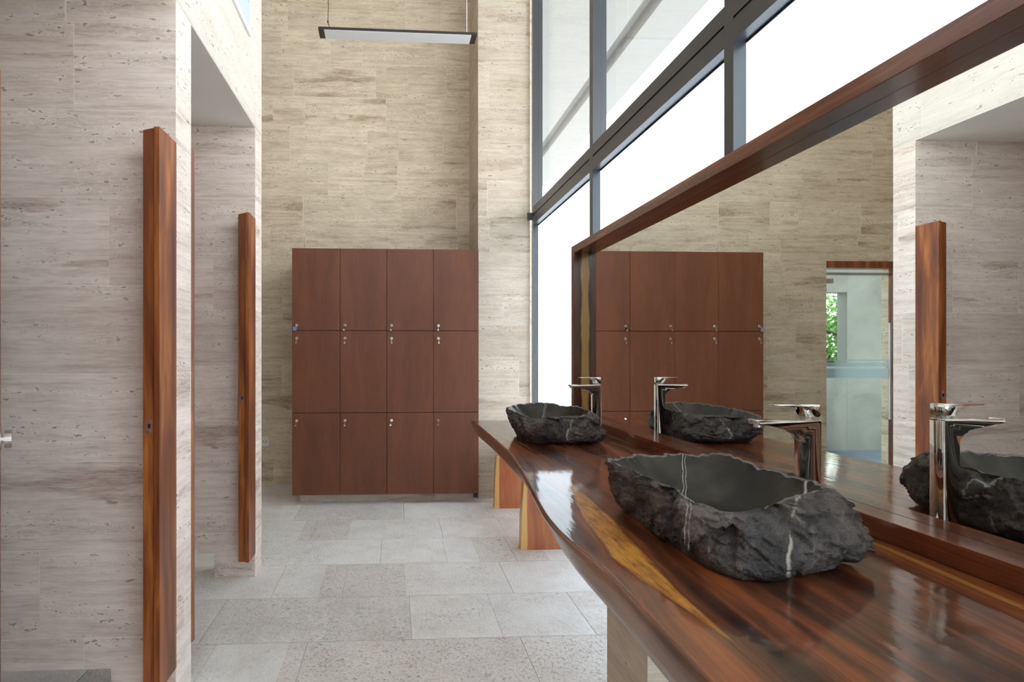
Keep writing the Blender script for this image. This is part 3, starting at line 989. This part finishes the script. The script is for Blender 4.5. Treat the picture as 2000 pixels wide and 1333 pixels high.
FAR = dict(
    rim=[(.553, 2.590, .927), (.547, 2.464, .925), (.563, 2.335, .920), (.597, 2.262, .915), (.667, 2.278, .916), (.735, 2.305, .918), (.795, 2.292, .918), (.865, 2.325, .924),
         (.915, 2.385, .926), (.918, 2.485, .928), (.900, 2.585, .935), (.850, 2.650, .930), (.772, 2.690, .944), (.645, 2.700, .934)],
    shoulder=[(.552, 2.600, .908), (.548, 2.462, .900), (.562, 2.325, .900), (.600, 2.240, .895), (.672, 2.250, .896), (.740, 2.270, .896), (.805, 2.262, .898), (.880, 2.295, .902),
              (.918, 2.370, .905), (.914, 2.480, .908), (.915, 2.605, .912), (.870, 2.680, .910), (.775, 2.715, .918), (.632, 2.720, .912)],
    mid=[(.565, 2.600, .860), (.560, 2.465, .855), (.570, 2.335, .850), (.606, 2.258, .850), (.675, 2.245, .850), (.745, 2.255, .850), (.830, 2.255, .850), (.905, 2.280, .850),
         (.930, 2.355, .852), (.912, 2.470, .855), (.920, 2.610, .855), (.870, 2.700, .855), (.765, 2.725, .858), (.632, 2.715, .860)],
    low=[(.582, 2.575, .818), (.578, 2.465, .815), (.588, 2.350, .815), (.618, 2.275, .815), (.680, 2.262, .815), (.745, 2.268, .815), (.830, 2.268, .816), (.910, 2.292, .818),
         (.925, 2.365, .818), (.910, 2.480, .818), (.920, 2.605, .818), (.855, 2.675, .818), (.750, 2.700, .818), (.640, 2.680, .818)],
    bottom=[(.590, 2.545, .7975), (.590, 2.455, .7975), (.598, 2.365, .7975), (.635, 2.302, .7975), (.690, 2.296, .7975), (.750, 2.297, .7975), (.832, 2.303, .7975), (.905, 2.318, .7975),
            (.905, 2.38, .7975), (.895, 2.490, .7975), (.890, 2.585, .7975), (.830, 2.645, .7975), (.740, 2.665, .7975), (.650, 2.640, .7975)])


def make_basin(name, R, c, seed, label):
    C = Vector(c)
    root = empty(name, C)
    NS = 26
    keys = ['bottom', 'low', 'mid', 'shoulder', 'rim']
    loops = [spline(R[k], NS) for k in keys]
    n = len(loops[0])
    # more rings between by Catmull-Rom in the vertical direction
    rings = []
    for k in range(4):
        a, b, c_, d = loops[max(0, k - 1)], loops[k], loops[k + 1], loops[min(4, k + 2)]
        steps = (6, 14, 14, 8)[k]
        for j in range(steps):
            t = j / steps
            rings.append([0.5 * ((2 * b[i]) + (c_[i] - a[i]) * t + (2 * a[i] - 5 * b[i] + 4 * c_[i] - d[i]) * t * t + (3 * b[i] - a[i] - 3 * c_[i] + d[i]) * t ** 3) for i in range(n)])
    rings.append([v.copy() for v in loops[4]])
    nr = len(rings)
    cen = Vector((sum(v.x for v in loops[2]) / n, sum(v.y for v in loops[2]) / n, 0.86))
    sd = Vector((seed * 3.7, seed * 1.3, seed * 5.1))

    def rough(p, amp):
        q = p + sd
        # chiselled relief: flat conchoidal facets, slanting cleavage ledges, chips
        w_ = Vector((noise.noise(q * 12), noise.noise(q * 12 + Vector((5, 5, 5))), noise.noise(q * 12 + Vector((9, 1, 4))))) * 0.02
        dist, pts_ = noise.voronoi((q + w_) * 15.0)
        cell = pts_[0]
        hs = noise.cell(cell * 3.1) * 1.0
        nv = Vector((noise.cell(cell * 5.3) - 0.5, noise.cell(cell * 7.7) - 0.5, noise.cell(cell * 9.1) - 0.5))
        facet = (hs - 0.5) * 1.1 + ((q + w_) * 15.0 - cell).dot(nv) * 1.5
        dist2, pts2 = noise.voronoi((q + w_ * 0.6) * 38.0)
        cell2 = pts2[0]
        nv2 = Vector((noise.cell(cell2 * 5.3) - 0.5, noise.cell(cell2 * 7.7) - 0.5, noise.cell(cell2 * 9.1) - 0.5))
        facet2 = ((q + w_) * 38.0 - cell2).dot(nv2) * 0.8 + (noise.cell(cell2 * 2.3) - 0.5) * 0.5
        led = q.z * 46 + q.y * 15 + q.x * 9 + noise.noise(q * 10) * 2.4
        led = (led - math.floor(led))
        a = noise.noise(q * 8.0)
        f = noise.noise(q * 95.0) * 0.25
        return amp * (a * 0.7 + facet * 0.8 + facet2 * 0.6 + (led - 0.5) * 0.55 + f)

    for k, ring in enumerate(rings):
        t = k / (nr - 1)
        for i, p in enumerate(ring):
            out = Vector((p.x - cen.x, p.y - cen.y, 0)).normalized()
            out.z = 0.25 * (t - 0.4)
            amp = 0.0098 * min(1.0, 0.25 + t * 3) * (0.55 if k == nr - 1 else 1.0)
            dsp = rough(p, amp)
            q = p + out * dsp
            if k == nr - 1:
                q.z += 0.0045 * noise.noise((p + sd) * 30.0) + 0.0035 * noise.noise((p + sd) * 70.0)
            if k == 0:
                q.z = CZ1 + 0.0006
            ring[i] = q
    bm = bmesh.new()
    V = [[bm.verts.new(p - C) for p in r] for r in rings]
    # broken crest: a narrow rough lip before the polished bowl
    rim = rings[-1]
    lip = []
    for i, p in enumerate(rim):
        inn = Vector((cen.x - p.x, cen.y - p.y, 0)).normalized()
        wd = 0.010 + 0.005 * noise.noise((p + sd) * 25.0)
        q = p + inn * wd
        q.z -= 0.003 + 0.0025 * noise.noise((p + sd) * 45.0)
        lip.append(q)
    V.append([bm.verts.new(p - C) for p in lip])
    for a, b in zip(V, V[1:]):
        for i in range(n):
            bm.faces.new((a[i], a[(i + 1) % n], b[(i + 1) % n], b[i]))
    bm.faces.new(V[0][::-1])
    body = link('stone_body', bm, [M['rock'], M['rock_edge']], root)
    for q_, p in enumerate(body.data.polygons):
        p.use_smooth = True
        if q_ >= n * (len(V) - 2) and q_ < n * (len(V) - 1):
            p.material_index = 1
    # polished bowl
    bm = bmesh.new()
    prof = [(0.0, 0.0), (0.04, 0.10), (0.10, 0.24), (0.22, 0.50), (0.36, 0.74), (0.52, 0.90), (0.70, 0.98), (0.86, 1.0)]
    zb = 0.832
    U = []
    cur = [p.copy() for p in lip]
    for q_, (s, dep) in enumerate(prof):
        for _ in range(0 if q_ == 0 else 14):      # the polished wall smooths out the broken crest
            cur = [(cur[i - 1] + cur[i] * 2 + cur[(i + 1) % n]) / 4 for i in range(n)]
        U.append([bm.verts.new(Vector((p.x + (cen.x - p.x) * s, p.y + (cen.y - p.y) * s, p.z + (zb - p.z) * dep)) - C) for p in cur])
    for a, b in zip(U, U[1:]):
        for i in range(n):
            bm.faces.new((a[i], a[(i + 1) % n], b[(i + 1) % n], b[i]))
    bm.faces.new(U[-1])
    bmesh.ops.recalc_face_normals(bm, faces=bm.faces)
    bowl = link('bowl', bm, M['bowl'], root, smooth=True)
    for p in bowl.data.polygons:
        if p.normal.z < 0:
            bowl.data.flip_normals()
            break
    bm = bmesh.new()
    dz = Vector((cen.x, cen.y, zb)) - C
    cyl(bm, dz + Vector((0, 0, -0.002)), dz + Vector((0, 0, 0.003)), 0.022, 24)
    cyl(bm, dz + Vector((0, 0, 0.003)), dz + Vector((0, 0, 0.007)), 0.015, 24, 0.012)
    link('drain', bm, M['chrome'], root)
    return tag(root, label, 'basin', 'rough stone vessel basins')


make_basin('stone_basin', NEAR, (.735, 1.16, CZ1), 1.0, 'larger near black marble vessel basin with white veins and rough chiselled sides')
make_basin('stone_basin', FAR, (.745, 2.47, CZ1), 2.3, 'smaller-looking far black stone vessel basin at the window end of the counter')


# ------------------------------------------------------------------ faucets
def make_faucet(x, y, label):
    """x, y: back edge and near side of the body"""
    root = empty('tall_faucet', (x - 0.0185, y + 0.0185, CZ1))
    ox, oy, oz = root.location

    def P(pts):
        return [(a - ox, b - oz) for a, b in pts]
    arc = [(x - 0.037 - 0.022 + 0.022 * math.sin(a), 0.998 + 0.022 * math.cos(a)) for a in [math.radians(t) for t in (90, 70, 50, 30, 12, 0)]]
    body = [(x, CZ1 + 0.004), (x, 1.045), (x - 0.001, 1.0465), (x - 0.147, 1.0465), (x - 0.148, 1.0455), (x - 0.148, 1.0375), (x - 0.146, 1.0365), (x - 0.120, 1.0345), (x - 0.085, 1.0275)] + arc[::-1] + [(x - 0.0355, CZ1 + 0.004)]
    bm = bmesh.new()
    prism(bm, P(body), 'Y', y - oy, y + 0.037 - oy)
    bmesh.ops.bevel(bm, geom=list(bm.edges), offset=0.0030, segments=4, affect='EDGES')
    link('faucet_body', bm, M['chrome'], root, smooth=True)
    bm = bmesh.new()
    box(bm, x - 0.0375 - ox, x + 0.0005 - ox, y - 0.001 - oy, y + 0.038 - oy, 0.0003, 0.0045)
    link('base_plate', bm, M['chrome'], root)
    bm = bmesh.new()
    cyl(bm, (x - 0.137 - ox, y + 0.0185 - oy, 1.030 - oz), (x - 0.137 - ox, y + 0.0185 - oy, 1.0385 - oz), 0.0085, 18)
    link('aerator', bm, M['steel'], root)
    bm = bmesh.new()
    cyl(bm, (x - 0.0185 - ox, y + 0.0185 - oy, 1.0465 - oz), (x - 0.0185 - ox, y + 0.0185 - oy, 1.0535 - oz), 0.0145, 24)
    link('cartridge_collar', bm, M['steel'], root)
    bm = bmesh.new()
    lev = [(x - 0.006, 1.0535), (x - 0.030, 1.0535), (x - 0.041, 1.0765), (x - 0.100, 1.0785), (x - 0.100, 1.0812), (x - 0.003, 1.0812), (x - 0.0005, 1.0800), (x - 0.0015, 1.0560)]
    prism(bm, P(lev), 'Y', y + 0.002 - oy, y + 0.035 - oy)
    bmesh.ops.bevel(bm, geom=list(bm.edges), offset=0.0012, segments=3, affect='EDGES')
    link('lever_handle', bm, M['chrome'], root, smooth=True)
    tag(root, label, 'faucet', 'tall chrome faucets')


make_faucet(0.959, 1.150, 'tall square chrome faucet behind the near stone basin')
make_faucet(0.969, 2.448, 'tall square chrome faucet behind the far stone basin')
